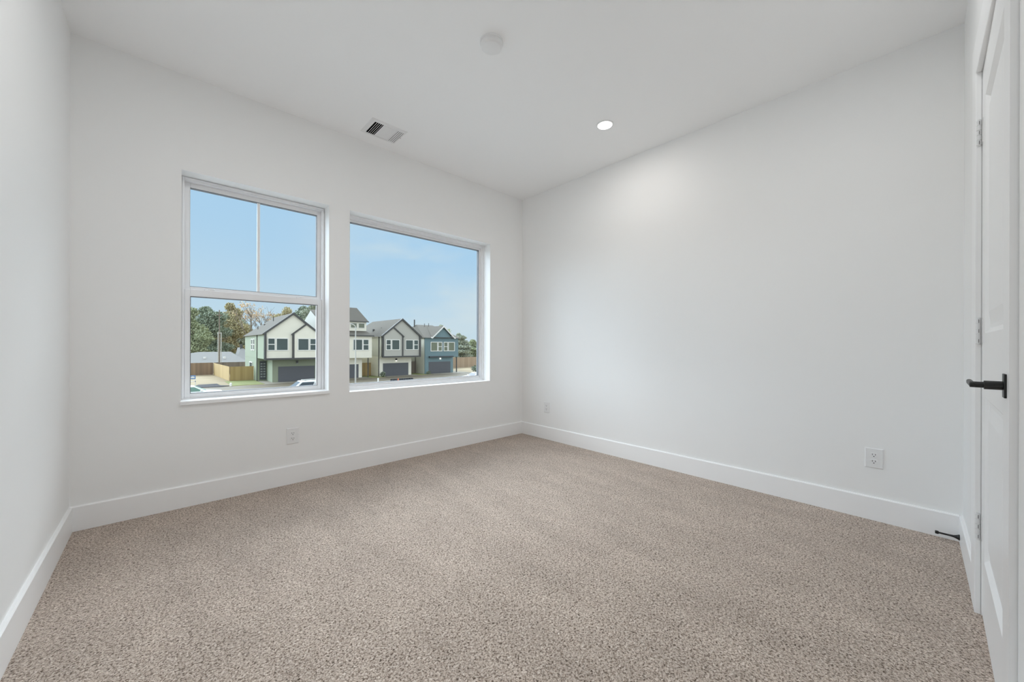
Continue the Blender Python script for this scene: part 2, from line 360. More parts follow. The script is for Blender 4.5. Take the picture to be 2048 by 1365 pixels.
# lever handle
hx, hz = dl + 0.060, 0.930
lv = MB().box(hx - 0.019, hx + 0.019, dy1, dy1 + 0.0045, hz - 0.031, hz + 0.031).build('door_handle', M['black'], d1, 0.001)
tag(lv, 'matt black lever handle on a square rose')
MB().tube((hx, dy1 + 0.0045, hz), (hx, dy1 + 0.036, hz), 0.0115, n=24).build('spindle', M['black'], lv, 0.001)
MB().tube((hx, dy1 + 0.034, hz), (hx, dy1 + 0.060, hz), 0.0080, n=24).build('neck', M['black'], lv, 0.001)
lever = MB().box(hx - 0.010, hx + 0.125, dy1 + 0.050, dy1 + 0.061, hz - 0.0070, hz + 0.0070)
lever.build('lever', M['black'], lv, 0.0045, seg=3)

d1.rotation_euler = (0, 0, -0.020)         # the door stands a finger's width ajar
# ------------------------------------------------------------------ door stop on the short baseboard
sx, sy, sz = 3.424, Y0 + BT, 0.034
ds = thing('door_stop', (sx, sy, sz), 'black rigid door stop fixed to baseboard in the corner beside the door', 'door stop')
MB().lathe([(0.0145, 0), (0.0145, 0.003), (0.010, 0.010), (0.0062, 0.020)], (sx, sy, sz), axis=1, n=28).build('flange', M['black'], ds, smooth=False)
MB().lathe([(0.0062, 0.019), (0.0046, 0.035), (0.0046, 0.074)], (sx, sy, sz), axis=1, n=20).build('rod', M['black'], ds)
MB().lathe([(0.0062, 0.072), (0.0085, 0.075), (0.0085, 0.083), (0.0070, 0.086)], (sx, sy, sz), axis=1, n=24).build('rubber_tip', M['black'], ds)

# ------------------------------------------------------------------ power outlets
def outlet(loc, rz, label):
    """built facing -y at the origin, then turned; thing > faceplate, receptacle (> socket_slot), screw"""
    r = thing('power_outlet', (0, 0, 0), label, 'power outlet', 'duplex outlets around the room')
    hw, hh = 0.0405, 0.0590
    pl = MB(); a = [(-hw, -hh), (hw, -hh), (hw, hh), (-hw, hh)]
    i1 = [(x * 0.88, z * 0.92) for x, z in a]
    for i in range(4):
        j = (i + 1) % 4
        pl.face((a[i][0], 0, a[i][1]), (a[j][0], 0, a[j][1]), (a[j][0], -0.003, a[j][1]), (a[i][0], -0.003, a[i][1]))
        pl.face((a[i][0], -0.003, a[i][1]), (a[j][0], -0.003, a[j][1]), (i1[j][0], -0.0062, i1[j][1]), (i1[i][0], -0.0062, i1[i][1]))
    pl.face(*[(x, -0.0062, z) for x, z in i1]).build('faceplate', M['plastic'], r)
    for s in (1, -1):
        cz = s * 0.0195; poly = []
        for i in range(32):
            t = 2 * math.pi * i / 32; x = 0.0172 * math.cos(t); z = 0.0172 * math.sin(t)
            poly.append((x, cz + max(-0.0138, min(0.0138, z))))
        rc = MB().prism(poly, 1, -0.0088, -0.006).build('receptacle', M['plastic'], r)
        for xx, w_, h_ in ((-0.0063, 0.0012, 0.0048), (0.0063, 0.0012, 0.0040)):
            MB().box(xx - w_, xx + w_, -0.0091, -0.0085, cz + 0.0030 - h_, cz + 0.0030 + h_).build('socket_slot', M['slot'], rc)
        MB().tube((0, -0.0085, cz - 0.0080), (0, -0.0091, cz - 0.0080), 0.0027, n=14).build('socket_slot', M['slot'], rc)
    MB().tube((0, -0.0060, 0), (0, -0.0075, 0), 0.0028, n=14).build('screw', M['plastic'], r)
    r.location = loc; r.rotation_euler = (0, 0, rz); OFF[r.name] = Vector(loc); return r
outlet((1.084, D, 0.353), 0, 'white duplex power outlet under the single-hung window')
outlet((W, 0.333, 0.367), R(-90), 'white duplex power outlet on the large blank wall nearer the door')
outlet((W, 2.930, 0.350), R(-90), 'white outlet plate on the large blank wall close to the window corner')

# ------------------------------------------------------------------ ceiling: smoke detector, downlight, air vent
cx, cy = 1.730, 1.797
sd = thing('smoke_detector', (cx, cy, H), 'round white smoke detector on the ceiling', 'smoke detector')
MB().lathe([(0.066, 0), (0.066, 0.009), (0.064, 0.011)], (cx, cy, H), n=64, sign=-1).build('base_plate', M['plastic'], sd)
MB().lathe([(0.062, 0.010), (0.062, 0.022), (0.058, 0.031), (0.050, 0.036), (0.020, 0.038), (0.001, 0.038)], (cx, cy, H), n=64, sign=-1).build('cover', M['plastic'], sd)
cx, cy = 2.878, 1.807
dlt = thing('recessed_downlight', (cx, cy, H), 'lit round recessed downlight in the ceiling near the blank wall', 'ceiling light')
rg = MB().lathe([(0.066, 0), (0.066, 0.003), (0.062, 0.006), (0.055, 0.006), (0.054, 0.0)], (cx, cy, H), n=64, sign=-1)
rg.f = [f for f in rg.f if len(f) == 4]; rg.build('trim_ring', M['plastic'], dlt)
MB().lathe([(0.0535, 0.001), (0.0535, 0.004), (0.03, 0.0055), (0.001, 0.006)], (cx, cy, H), n=64, sign=-1).build('lens', M['lens'], dlt)
vx0, vx1, vy0, vy1 = 1.525, 1.812, 2.944, 3.187
av = thing('air_vent', ((vx0 + vx1) / 2, (vy0 + vy1) / 2, H), 'white rectangular louvred air vent in the ceiling above the windows', 'air vent')
vf = MB()
def hring(b, a, z_a, c, z_b):
    A = [(a[0], a[2], z_a), (a[1], a[2], z_a), (a[1], a[3], z_a), (a[0], a[3], z_a)]
    B = [(c[0], c[2], z_b), (c[1], c[2], z_b), (c[1], c[3], z_b), (c[0], c[3], z_b)]
    for i in range(4): b.face(A[i], A[(i + 1) % 4], B[(i + 1) % 4], B[i])
o_ = (vx0, vx1, vy0, vy1); m_ = (vx0 + 0.006, vx1 - 0.006, vy0 + 0.006, vy1 - 0.006); i_ = (1.560, 1.797, 2.980, 3.168)
hring(vf, o_, H, m_, H - 0.006); hring(vf, m_, H - 0.006, i_, H - 0.004); hring(vf, i_, H - 0.004, i_, H)
vf.build('frame', M['plastic'], av)
MB().face((1.560, 2.980, H - 0.0005), (1.797, 2.980, H - 0.0005), (1.797, 3.168, H - 0.0005), (1.560, 3.168, H - 0.0005)).build('duct_shade_sheet', M['void'], av)  # flat black sheet paints the darkness above the louvers
MB().box(1.7370, 1.7968, 2.9805, 3.1675, H - 0.0016, H - 0.0008).build('slot_backing', M['slot_grey'], av)  # grey plate added behind the right slots to give their shaded tone
MB().box(1.628, 1.737, 2.980, 3.1635, H - 0.0048, H - 0.003).build('centre_plate', M['plastic'], av)
for i in range(5):
    xx = 1.5735 + i * 0.0142
    MB().prism([(xx, H - 0.0050), (xx + 0.0030, H - 0.0050), (xx + 0.0050, H - 0.0008), (xx + 0.0038, H - 0.0008)], 1, 2.980, 3.168).build('louver', M['plastic'], av)
for i in range(5):
    xx = 1.7375 + i * 0.0145
    if i < 4: MB().prism([(xx, H - 0.0050), (xx + 0.0085, H - 0.0050), (xx + 0.0125, H - 0.0010), (xx + 0.0115, H - 0.0010)], 1, 2.980, 3.168).build('louver', M['plastic'], av)
MB().tube((1.804, 3.06, H - 0.0045), (1.804, 3.06, H - 0.0068), 0.0028, n=14).build('screw', M['slot'], av)

# ================================================================== outside
ZG = -4.2
exec_out = True
M['cream'] = banded('cream_siding', (0.82, 0.79, 0.67), 0.18, 2, 0.15)
M['green'] = banded('green_siding', (0.265, 0.297, 0.210), 0.18, 2, 0.15)
M['greige'] = banded('greige_siding', (0.46, 0.45, 0.40), 0.18, 2, 0.15)
M['blue'] = banded('blue_siding', (0.165, 0.250, 0.270), 0.18, 2, 0.15)
M['beige'] = banded('pale_beige_siding', (0.60, 0.59, 0.51), 0.18, 2, 0.15)
M['darktrim'] = mat('charcoal_trim', (0.075, 0.075, 0.072), 0.6)
M['whitetrim'] = mat('white_exterior_trim', (0.80, 0.79, 0.74), 0.5)
M['roof'] = mat('grey_shingles', (0.086, 0.074, 0.056), 0.9, var=0.35, vscale=3.0)
M['roofpale'] = mat('pale_shingles', (0.165, 0.158, 0.145), 0.9, var=0.15, vscale=2.0)
M['garage'] = banded('slate_garage_door', (0.098, 0.103, 0.114), 0.53, 2, 0.3, 0.5)
M['pane'] = mat('dark_window_pane', (0.075, 0.10, 0.095), 0.12, var=0.3, vscale=0.8)
M['paneg'] = mat('olive_window_pane', (0.17, 0.19, 0.13), 0.15, var=0.3, vscale=0.8)
M['frontdoor'] = mat('dark_entry_door', (0.06, 0.065, 0.075), 0.5)
M['lite'] = mat('door_lite', (0.30, 0.32, 0.32), 0.2)
M['oldfence'] = boards('weathered_pickets', (0.20, 0.14, 0.095), (0.33, 0.235, 0.155), 0.28, 0)
M['greyfence'] = boards('grey_pickets', (0.15, 0.125, 0.105), (0.22, 0.185, 0.155), 0.28, 0)
M['newfence'] = boards('new_pine_pickets', (0.36, 0.25, 0.105), (0.46, 0.33, 0.15), 0.28, 0)
M['tanfence'] = boards('tan_pickets', (0.34, 0.25, 0.17), (0.45, 0.34, 0.24), 0.28, 0)
M['dirt'] = mat('bare_dirt', (0.27, 0.21, 0.125), 0.95, var=0.25, vscale=0.5)
M['grass'] = mat('short_grass', (0.19, 0.20, 0.065), 0.95, var=0.3, vscale=1.4)
M['road'] = mat('wet_grey_road', (0.116, 0.090, 0.053), 0.7, var=0.12, vscale=0.4)
M['conc'] = mat('concrete_slab', (0.22, 0.195, 0.15), 0.85, var=0.1, vscale=0.8)
M['asph'] = mat('fresh_asphalt', (0.020, 0.018, 0.021), 0.9, var=0.2)
M['bark'] = mat('bark', (0.20, 0.165, 0.13), 0.95, var=0.3)
M['wood'] = mat('pole_wood', (0.36, 0.33, 0.27), 0.9, var=0.15)
M['carwhite'] = mat('white_car_paint', (0.78, 0.79, 0.76), 0.25)
M['carglass'] = mat('car_glass', (0.07, 0.085, 0.10), 0.3, spec=0.12)
M['cargreen'] = mat('green_car_glass', (0.16, 0.27, 0.22), 0.3, spec=0.12)
M['tyre'] = mat('tyre_rubber', (0.03, 0.03, 0.03), 0.8)
M['steel'] = mat('galvanised_steel', (0.46, 0.45, 0.41), 0.5)
M['orange'] = mat('orange_plastic', (0.62, 0.14, 0.05), 0.6)
M['silt'] = mat('black_silt_sock', (0.018, 0.018, 0.02), 0.9)
M['boxgreen'] = mat('pale_green_box', (0.42, 0.52, 0.36), 0.6)
M['signblue'] = mat('blue_sign_face', (0.16, 0.28, 0.50), 0.6)
def leafmat(n, c): return mat(n, c, 0.8, var=0.45, vscale=0.35, spec=0.2)
M['leafdark'] = leafmat('dark_green_leaves', (0.26, 0.30, 0.22))
M['leafmid'] = leafmat('mid_green_leaves', (0.33, 0.36, 0.22))
M['leafolive'] = leafmat('olive_leaves', (0.46, 0.41, 0.25))
M['leafrust'] = leafmat('rusty_leaves', (0.58, 0.43, 0.27))
M['leafgrey'] = leafmat('grey_green_leaves', (0.36, 0.385, 0.30))

# ground
struct(MB().box(-90, 160, 12, 300, ZG - 0.4, ZG - 0.02).build('ground', M['dirt']), 'bare tan dirt ground beyond the street', 'ground')
M['reflector'] = mat('pale_bounce_slab', (0.34, 0.335, 0.32), 0.85, var=0.08)  # unseen slab added to bounce sky light up to the ceiling
struct(MB().box(-30, 30, 3.9, 33.8, ZG - 0.3, ZG).build('pavement', M['reflector']), 'unseen pale apron below the bedroom windows', 'pavement')
struct(MB().box(-60, 120, 34, 58.3, ZG - 0.3, ZG).build('road', M['road']), 'wide grey street between the room and the houses', 'road')
struct(MB().box(6.75, 10.2, 59.0, 66.8, ZG - 0.3, ZG + 0.02).build('lawn', M['grass']), 'green lawn in front of the new pine fence', 'lawn')
struct(MB().box(24.4, 27.0, 59.0, 63.4, ZG - 0.3, ZG + 0.02).build('lawn', M['grass']), 'strip of lawn between the cream and greige houses', 'lawn')
struct(MB().box(32.9, 35.6, 59.4, 64.0, ZG - 0.3, ZG + 0.02).build('lawn', M['grass']), 'strip of lawn between the greige and blue houses', 'lawn')
struct(MB().box(10.3, 17.2, 58.3, 64.0, ZG - 0.3, ZG + 0.03).build('driveway', M['conc']), 'concrete driveway of the green and cream house', 'driveway')
struct(MB().box(17.9, 24.3, 58.3, 64.0, ZG - 0.3, ZG + 0.03).build('driveway', M['conc']), 'concrete driveway of the tall cream house', 'driveway')
struct(MB().box(27.0, 32.8, 58.3, 64.0, ZG - 0.3, ZG + 0.03).build('driveway', M['conc']), 'concrete driveway of the greige house', 'driveway')
struct(MB().box(35.6, 43.5, 58.3, 64.0, ZG - 0.3, ZG + 0.03).build('driveway', M['conc']), 'concrete driveway of the blue house', 'driveway')
struct(MB().prism([(2.7, 59.0), (5.6, 58.5), (6.7, 59.2), (5.7, 60.6), (5.6, 63.4), (3.7, 63.2)], 2, ZG - 0.02, ZG + 0.04).build('pavement', M['asph']), 'patch of fresh black asphalt beside the bare lot', 'pavement')

# ---- house parts
def hwin(root, x0, x1, z0, z1, y, dh=False, fm='whitetrim', pm='pane', fwid=0.11):
    z0 += ZG; z1 += ZG
    b = MB().ring(x0 - fwid, x1 + fwid, y - 0.07, y, z0 - fwid, z1 + fwid, fwid, fwid, fwid, fwid)
    if dh: b.box(x0, x1, y - 0.06, y, (z0 + z1) / 2 - 0.05, (z0 + z1) / 2 + 0.05)
    f = b.build('window', M[fm], root)
    MB().box(x0, x1, y - 0.03, y - 0.005, z0, z1).build('pane', M[pm], f)
def swin(root, y0, y1, z0, z1, x, dh=True, fm='whitetrim'):
    z0 += ZG; z1 += ZG; e = 0.11
    b = MB(); b.box(x - 0.07, x, y0 - e, y0, z0 - e, z1 + e).box(x - 0.07, x, y1, y1 + e, z0 - e, z1 + e).box(x - 0.07, x, y0, y1, z0 - e, z0).box(x - 0.07, x, y0, y1, z1, z1 + e)
    if dh: b.box(x - 0.06, x, y0, y1, (z0 + z1) / 2 - 0.05, (z0 + z1) / 2 + 0.05)
    f = b.build('window', M[fm], root); MB().box(x - 0.03, x - 0.005, y0, y1, z0, z1).build('pane', M['pane'], f)
def gardoor(root, x0, x1, y, ztop=2.17):
    MB().box(x0, x1, y - 0.02, y + 0.03, ZG + 0.03, ZG + ztop).build('garage_door', M['garage'], root)
def pipe(root, x, y, z, h, r=0.06): MB().tube((x, y, z - 0.4), (x, y, z + h), r, n=8).build('vent_pipe', M['darktrim'], root)
def slope_trim(b, p0, p1, y0, y1, w):
    """board under a gable rake, p = (x, z)"""
    d = Vector((p1[0] - p0[0], p1[1] - p0[1])).normalized(); n = Vector((-d.y, d.x))
    if n.y > 0: n = -n
    q = [p0, p1, (p1[0] + n.x * w, p1[1] + n.y * w), (p0[0] + n.x * w, p0[1] + n.y * w)]
    b.prism(q, 1, y0, y1)

def twin_gable_house(name, X, mirror, cm, cside, clow, label, door):
    """boxed-out upper floor under a big gable with a smaller gable inside it; X = box left edge"""
    wd_ = 6.86; yb, yg, yk = 59.3, 60.5, 75.3
    fx = (lambda u: X + wd_ - u) if mirror else (lambda u: X + u)
    def bx(b, u0, u1, *a):
        p, q = sorted((fx(u0), fx(u1))); return b.box(p, q, *a)
    r = thing(name, (X + wd_ / 2, yg, ZG), label, 'house')
    zb, ze, zp = ZG + 3.3, ZG + 6.8, ZG + 9.64
    # lower storey: garage block, porch notch beside it
    lo = MB(); bx(lo, 1.15, 5.85 if mirror else 6.86, yg, yk, ZG, zb); bx(lo, 0.02, 1.15, 64.2, yk, ZG, zb)
    if mirror: lo = MB(); bx(lo, 1.06, 6.84, yg, yk, ZG, zb); bx(lo, 0.02, 1.06, 64.2, yk, ZG, zb)
    lo.build('lower_wall', M[clow], r)
    up_ = MB(); bx(up_, 0, wd_, yb + 0.02, yk, zb, ze)
    sd_ = up_.build('upper_wall', M[cside], r)
    fc = MB().prism([(fx(0), zb), (fx(wd_), zb), (fx(wd_), ze), (fx(wd_ / 2), zp - 0.1), (fx(0), ze)], 1, yb - 0.02, yb + 0.3)
    fc.build('gable_wall', M[cm], r)
    # smaller gable, a shallow bay
    g0, g1 = 3.30, wd_; gp = (g0 + g1) / 2 - 0.02
    MB().prism([(fx(g0), zb), (fx(g1), zb), (fx(g1), ze), (fx(gp), ZG + 8.18), (fx(g0), ze)], 1, yb - 0.20, yb - 0.02).build('bay_wall', M[cm], r)
    # charcoal trim
    t = MB(); w = 0.24
    slope_trim(t, (fx(-0.2), ze - 0.16 + 0.1), (fx(wd_ / 2), zp + 0.1), yb - 0.300, yb + 0.05, w); slope_trim(t, (fx(wd_ / 2), zp + 0.1), (fx(wd_ + 0.2), ze - 0.16 + 0.1), yb - 0.308, yb + 0.042, w)
    slope_trim(t, (fx(g0 - 0.2), ze - 0.12), (fx(gp), ZG + 8.3), yb - 0.340, yb - 0.15, w * 0.85); slope_trim(t, (fx(gp), ZG + 8.3), (fx(g1 + 0.2), ze - 0.12), yb - 0.348, yb - 0.158, w * 0.85)
    for u in (-0.02, g0 - 0.02, wd_ - 0.2): bx(t, u, u + 0.24, yb - 0.268, yb + 0.008, zb, ze - 0.02)
    bx(t, -0.02, wd_ + 0.04, yb - 0.26, yb - 0.0, zb - 0.14, zb + 0.1)
    t.build('trim_boards', M['darktrim'], r)
    # roof: gable at the front, hipped at the back
    rx, e = fx(wd_ / 2), 0.3; yh = 71.4
    A = [(fx(-e), yb - 0.25, ze - 0.22), (rx, yb - 0.25, zp + 0.06), (fx(wd_ + e), yb - 0.25, ze - 0.22), (fx(-e), yk + e, ze - 0.22), (rx, yh, zp + 0.06), (fx(wd_ + e), yk + e, ze - 0.22)]
    rf = MB().face(A[0], A[1], A[4], A[3]).face(A[1], A[2], A[5], A[4]).face(A[3], A[4], A[5])
    rf.build('roof', M['roof'], r)
    # openings
    for (a, b_, dh) in ((0.46, 1.18, True), (1.44, 2.72, False)): p, q = sorted((fx(a), fx(b_))); hwin(r, p, q, 4.5, 6.04, yb - 0.02, dh)
    for (a, b_, dh) in ((4.02, 5.28, False), (5.55, 6.24, True)): p, q = sorted((fx(a), fx(b_))); hwin(r, p, q, 4.5, 6.04, yb - 0.20, dh)
    p, q = sorted((fx(1.84), fx(6.5))) if not mirror else sorted((fx(1.62), fx(6.22)))
    gardoor(r, p, q, yg)
    p, q = sorted((fx(0.26), fx(1.05)))
    dr_ = MB().box(p, q, 64.12, 64.2, ZG + 0.2, ZG + 2.85).build('front_door', M['frontdoor'], r)
    for i in range(6):
        for j in range(2):
            xa = p + 0.1 + j * (q - p - 0.1) / 2
            MB().box(xa, xa + (q - p) / 2 - 0.16, 64.08, 64.12, ZG + 0.55 + i * 0.37, ZG + 0.70 + i * 0.37).build('door_lite', M['lite'], dr_)
    lx = (fx(1.84) + fx(6.5)) / 2 if not mirror else fx(3.9)
    lm = MB().box(lx - 0.12, lx + 0.12, yg - 0.22, yg, ZG + 2.62, ZG + 2.95).build('porch_lamp', M['darktrim'], r)
    MB().box(lx - 0.09, lx + 0.09, yg - 0.2, yg - 0.02, ZG + 2.5, ZG + 2.64).build('lamp_glass', M['porchlamp'] if mirror else M['lite'], lm)
    return r, fx, (zb, ze, zp, rx)

# house with pale upper box over sage green walls
h1, fx, (zb, ze, zp, rx) = twin_gable_house('house', 10.23, False, 'cream', 'green', 'green', 'two-storey house with cream twin gables above sage green walls', True)
swin(h1, 66.4, 67.4, 4.5, 6.0, 10.23); swin(h1, 68.1, 69.1, 4.5, 6.0, 10.23); swin(h1, 68.3, 70.6, 1.85, 2.5, 10.23, False)
MB().box(10.13, 10.23, 64.25, 64.37, ZG, ZG + 6.7).build('downspout', M['darktrim'], h1)
pipe(h1, 12.6, 66.5, ZG + 8.8, 0.75); pipe(h1, 11.2, 70.2, ZG + 7.6, 0.45); MB().box(11.9, 12.2, 69.6, 69.9, ZG + 8.0, ZG + 8.45).build('roof_vent', M['darktrim'], h1)
# mirrored neighbour: greige box over white lower storey
h3, fx, (zb, ze, zp, rx) = twin_gable_house('house', 26.5, True, 'greige', 'beige', 'cream', 'two-storey house with greige twin gables outlined in charcoal', True)
MB().box(26.36, 26.48, 60.4, 60.52, ZG, ZG + 6.7).build('downspout', M['darktrim'], h3)
MB().box(27.4, 27.7, 65.2, 65.5, ZG + 7.6, ZG + 8.0).build('roof_vent', M['darktrim'], h3); MB().box(28.1, 28.4, 63.2, 63.5, ZG + 7.9, ZG + 8.25).build('roof_vent', M['darktrim'], h3)

# tall cream house with hip-roofed tower storey (its middle is hidden by the pier between the windows)
h2 = thing('house', (21.4, 60.5, ZG), 'tall cream house with a hip-roofed third storey between its twin-gabled neighbours', 'house')
MB().box(18.0, 23.68, 60.5, 74, ZG, ZG + 3.2).build('lower_wall', M['cream'], h2)
MB().box(18.0, 24.78, 59.3, 74, ZG + 3.2, ZG + 6.72).build('upper_wall', M['cream'], h2)
sk = MB(); e0, e1 = ZG + 6.70, ZG + 7.48
sk.add([(17.8, 59.0, e0), (25.0, 59.0, e0), (25.0, 74.2, e0), (17.8, 74.2, e0), (18.4, 61.0, e1), (24.55, 61.0, e1), (24.55, 73, e1), (18.4, 73, e1)],
       [(0, 1, 5, 4), (1, 2, 6, 5), (2, 3, 7, 6), (3, 0, 4, 7), (0, 3, 2, 1), (4, 5, 6, 7)])
sk.build('skirt_roof', M['roof'], h2)
MB().box(17.78, 25.02, 58.94, 59.04, ZG + 6.58, ZG + 6.76).build('fascia', M['darktrim'], h2)
MB().box(20.4, 24.55, 61.0, 67.5, ZG + 7.3, ZG + 9.0).build('tower_wall', M['cream'], h2)
tr_ = MB(); e0, e1 = ZG + 8.98, ZG + 11.45
tr_.add([(20.1, 60.7, e0), (24.85, 60.7, e0), (24.85, 67.8, e0), (20.1, 67.8, e0), (21.2, 64.2, e1), (24.20, 64.2, e1)], [(0, 1, 5, 4), (1, 2, 5), (2, 3, 4, 5), (3, 0, 4), (0, 3, 2, 1)])
tr_.build('tower_roof', M['roof'], h2)
MB().box(20.08, 24.87, 60.66, 60.76, ZG + 8.90, ZG + 9.04).build('fascia', M['darktrim'], h2)
MB().prism([(63.0, ZG + 7.3), (72.0, ZG + 7.3), (72.0, ZG + 8.9), (67.6, ZG + 10.85), (63.0, ZG + 8.9)], 0, 18.0, 20.3).build('side_gable', M['greige'], h2)  # darker siding put on this gable to offset the strong west light
MB().prism([(62.8, ZG + 8.8), (67.6, ZG + 10.87), (67.6, ZG + 11.0), (62.6, ZG + 8.86)], 0, 18.02, 20.3).build('side_gable_roof', M['roof'], h2)
hwin(h2, 22.10, 23.00, 7.98, 8.66, 61.0, pm='paneg', fwid=0.06); hwin(h2, 23.32, 24.22, 7.98, 8.66, 61.0, pm='paneg', fwid=0.06); hwin(h2, 20.88, 21.78, 7.98, 8.66, 61.0, pm='paneg', fwid=0.06)
hwin(h2, 21.90, 23.21, 4.47, 6.03, 59.3); hwin(h2, 23.44, 24.20, 4.47, 6.03, 59.3, True); hwin(h2, 18.6, 19.4, 4.47, 6.03, 59.3, True); hwin(h2, 19.7, 21.0, 4.47, 6.03, 59.3)
gardoor(h2, 18.4, 23.13, 60.5)
MB().box(24.46, 24.58, 60.1, 60.22, ZG, ZG + 3.2).build('downspout', M['darktrim'], h2)

# blue house
h4 = thing('house', (38.65, 60.5, ZG), 'blue two-storey house with white-edged gable farthest along the street', 'house')
MB().box(35.0, 41.05, 60.5, 74, ZG, ZG + 3.0).build('lower_wall', M['blue'], h4)
MB().box(35.0, 42.22, 60.48, 74, ZG + 3.0, ZG + 6.56).build('upper_wall', M['blue'], h4)
MB().box(34.93, 35.0, 60.7, 73.9, ZG, ZG + 6.5).build('side_cladding', M['beige'], h4)
MB().prism([(36.5, ZG + 6.5), (40.95, ZG + 6.5), (38.70, ZG + 8.62)], 1, 60.44, 61.4).build('gable_wall', M['blue'], h4)
rf = MB(); e0 = ZG + 6.56; e1 = ZG + 9.25
rf.add([(34.65, 60.1, e0), (42.6, 60.1, e0), (42.6, 74.3, e0), (34.65, 74.3, e0), (36.9, 67.2, e1), (40.55, 67.2, e1)], [(0, 1, 5, 4), (1, 2, 5), (2, 3, 4, 5), (3, 0, 4), (0, 3, 2, 1)])
rf.add([(36.15, 60.05, ZG + 6.62), (38.70, 60.05, ZG + 8.86), (41.25, 60.05, ZG + 6.62), (38.70, 66.2, ZG + 8.86)], [(0, 1, 3), (1, 2, 3)])
rf.build('roof', M['roof'], h4)
t = MB(); slope_trim(t, (36.15, ZG + 6.58), (38.70, ZG + 8.84), 60.0, 60.2, 0.2); slope_trim(t, (38.70, ZG + 8.84), (41.25, ZG + 6.58), 59.99, 60.19, 0.2)
t.box(36.1, 36.35, 59.98, 60.28, ZG + 6.45, ZG + 6.72).box(41.05, 41.3, 59.98, 60.28, ZG + 6.45, ZG + 6.72)
t.build('rake_boards', M['whitetrim'], h4)
for a, b_, dh in ((36.23, 37.48, False), (37.78, 38.47, True), (39.0, 39.70, True), (40.0, 41.25, False)): hwin(h4, a, b_, 4.2, 5.72, 60.46, dh, pm='paneg', fwid=0.12)
MB().box(35.72, 40.85, 59.95, 60.5, ZG + 2.98, ZG + 3.2).build('canopy', M['frontdoor'], h4)
gardoor(h4, 35.75, 40.45, 60.5)
lm = MB().box(38.05, 38.25, 60.3, 60.5, ZG + 2.6, ZG + 2.85).build('porch_lamp', M['porchlamp'], h4)
MB().box(41.85, 42.0, 60.55, 60.7, ZG, ZG + 3.0).build('porch_post', M['darktrim'], h4)
MB().box(34.85, 34.97, 63.8, 63.92, ZG, ZG + 6.5).build('downspout', M['darktrim'], h4)
pipe(h4, 36.6, 67.4, ZG + 8.7, 1.55, 0.13); pipe(h4, 38.2, 66.3, ZG + 9.0, 0.5); pipe(h4, 39.3, 66.6, ZG + 9.0, 0.6)

# low neighbour behind the fences
nb = thing('bungalow', (5.5, 92, ZG), 'low bungalow with pale grey hip roof showing above the brown fence', 'house')
MB().box(-5, 13.6, 90.5, 104, ZG, ZG + 1.75).build('wall', M['beige'], nb)
rf = MB(); e0, e1 = ZG + 1.65, ZG + 3.75
rf.add([(-5.6, 89.8, e0), (12.9, 89.8, e0), (12.9, 104.6, e0), (-5.6, 104.6, e0), (5.6, 96.8, e1), (10.6, 96.8, e1)], [(0, 1, 5, 4), (1, 2, 5), (2, 3, 4, 5), (3, 0, 4), (0, 3, 2, 1)])
rf.add([(10.4, 91.0, e0), (12.6, 98.0, ZG + 4.6), (16.5, 91.0, e0), (12.6, 104, ZG + 4.6)], [(0, 1, 2), (0, 3, 1), (1, 3, 2), (0, 2, 3)])
rf.build('roof', M['roofpale'], nb)
for a, b_ in ((6.0, 92.6), (9.0, 92.4)): MB().box(a, a + 0.35, b_, b_ + 0.35, ZG + 2.4, ZG + 2.85).build('roof_vent', M['whitetrim'], nb)
MB().box(12.3, 12.75, 97.6, 98.0, ZG + 4.2, ZG + 5.3).build('chimney', M['darktrim'], nb)

# fences: rails, posts and picket panels
def fence(x0, y0, x1, y1, h, mt, label, n):
    r = thing('fence', (x0, y0, ZG), label, 'fence'); d = Vector((x1 - x0, y1 - y0, 0)); nn = Vector((-d.y, d.x, 0)).normalized()
    for i in range(n):
        a = Vector((x0, y0, ZG)) + d * (i / n); b = Vector((x0, y0, ZG)) + d * ((i + 1) / n); q = nn * 0.02
        p = [a - q, b - q, b + q, a + q]; z = Vector((0, 0, h))
        MB().add(p + [v + z for v in p], [(0, 3, 2, 1), (4, 5, 6, 7), (0, 1, 5, 4), (1, 2, 6, 5), (2, 3, 7, 6), (3, 0, 4, 7)]).build('picket_panel', M[mt], r)
        c = a + nn * 0.08
        MB().box(c.x - 0.05, c.x + 0.05, c.y - 0.05, c.y + 0.05, ZG, ZG + h - 0.05).build('post', M[mt], r)
fence(-8, 83, 6.7, 83, 2.1, 'oldfence', 'weathered brown picket fence at the back of the bare lot', 6)
fence(6.8, 83.2, 14, 83.2, 2.1, 'greyfence', 'grey-brown picket fence behind the new pine fence', 3)
fence(6.75, 82.7, 7.30, 66.95, 2.05, 'newfence', 'new pine fence run going back along the side of the bare lot', 6)
fence(7.42, 66.9, 10.18, 66.9, 2.05, 'newfence', 'new pine fence front beside the sage green house', 2)
fence(24.85, 63.6, 26.4, 63.6, 2.2, 'newfence', 'pine gate filling the gap between the tall cream and greige houses', 1)
fence(33.4, 63.6, 34.9, 63.6, 2.2, 'greyfence', 'brown gate filling the gap between the greige and blue houses', 1)
fence(42.3, 72, 75, 74, 2.4, 'tanfence', 'tan wooden fence running on beyond the blue house', 8)

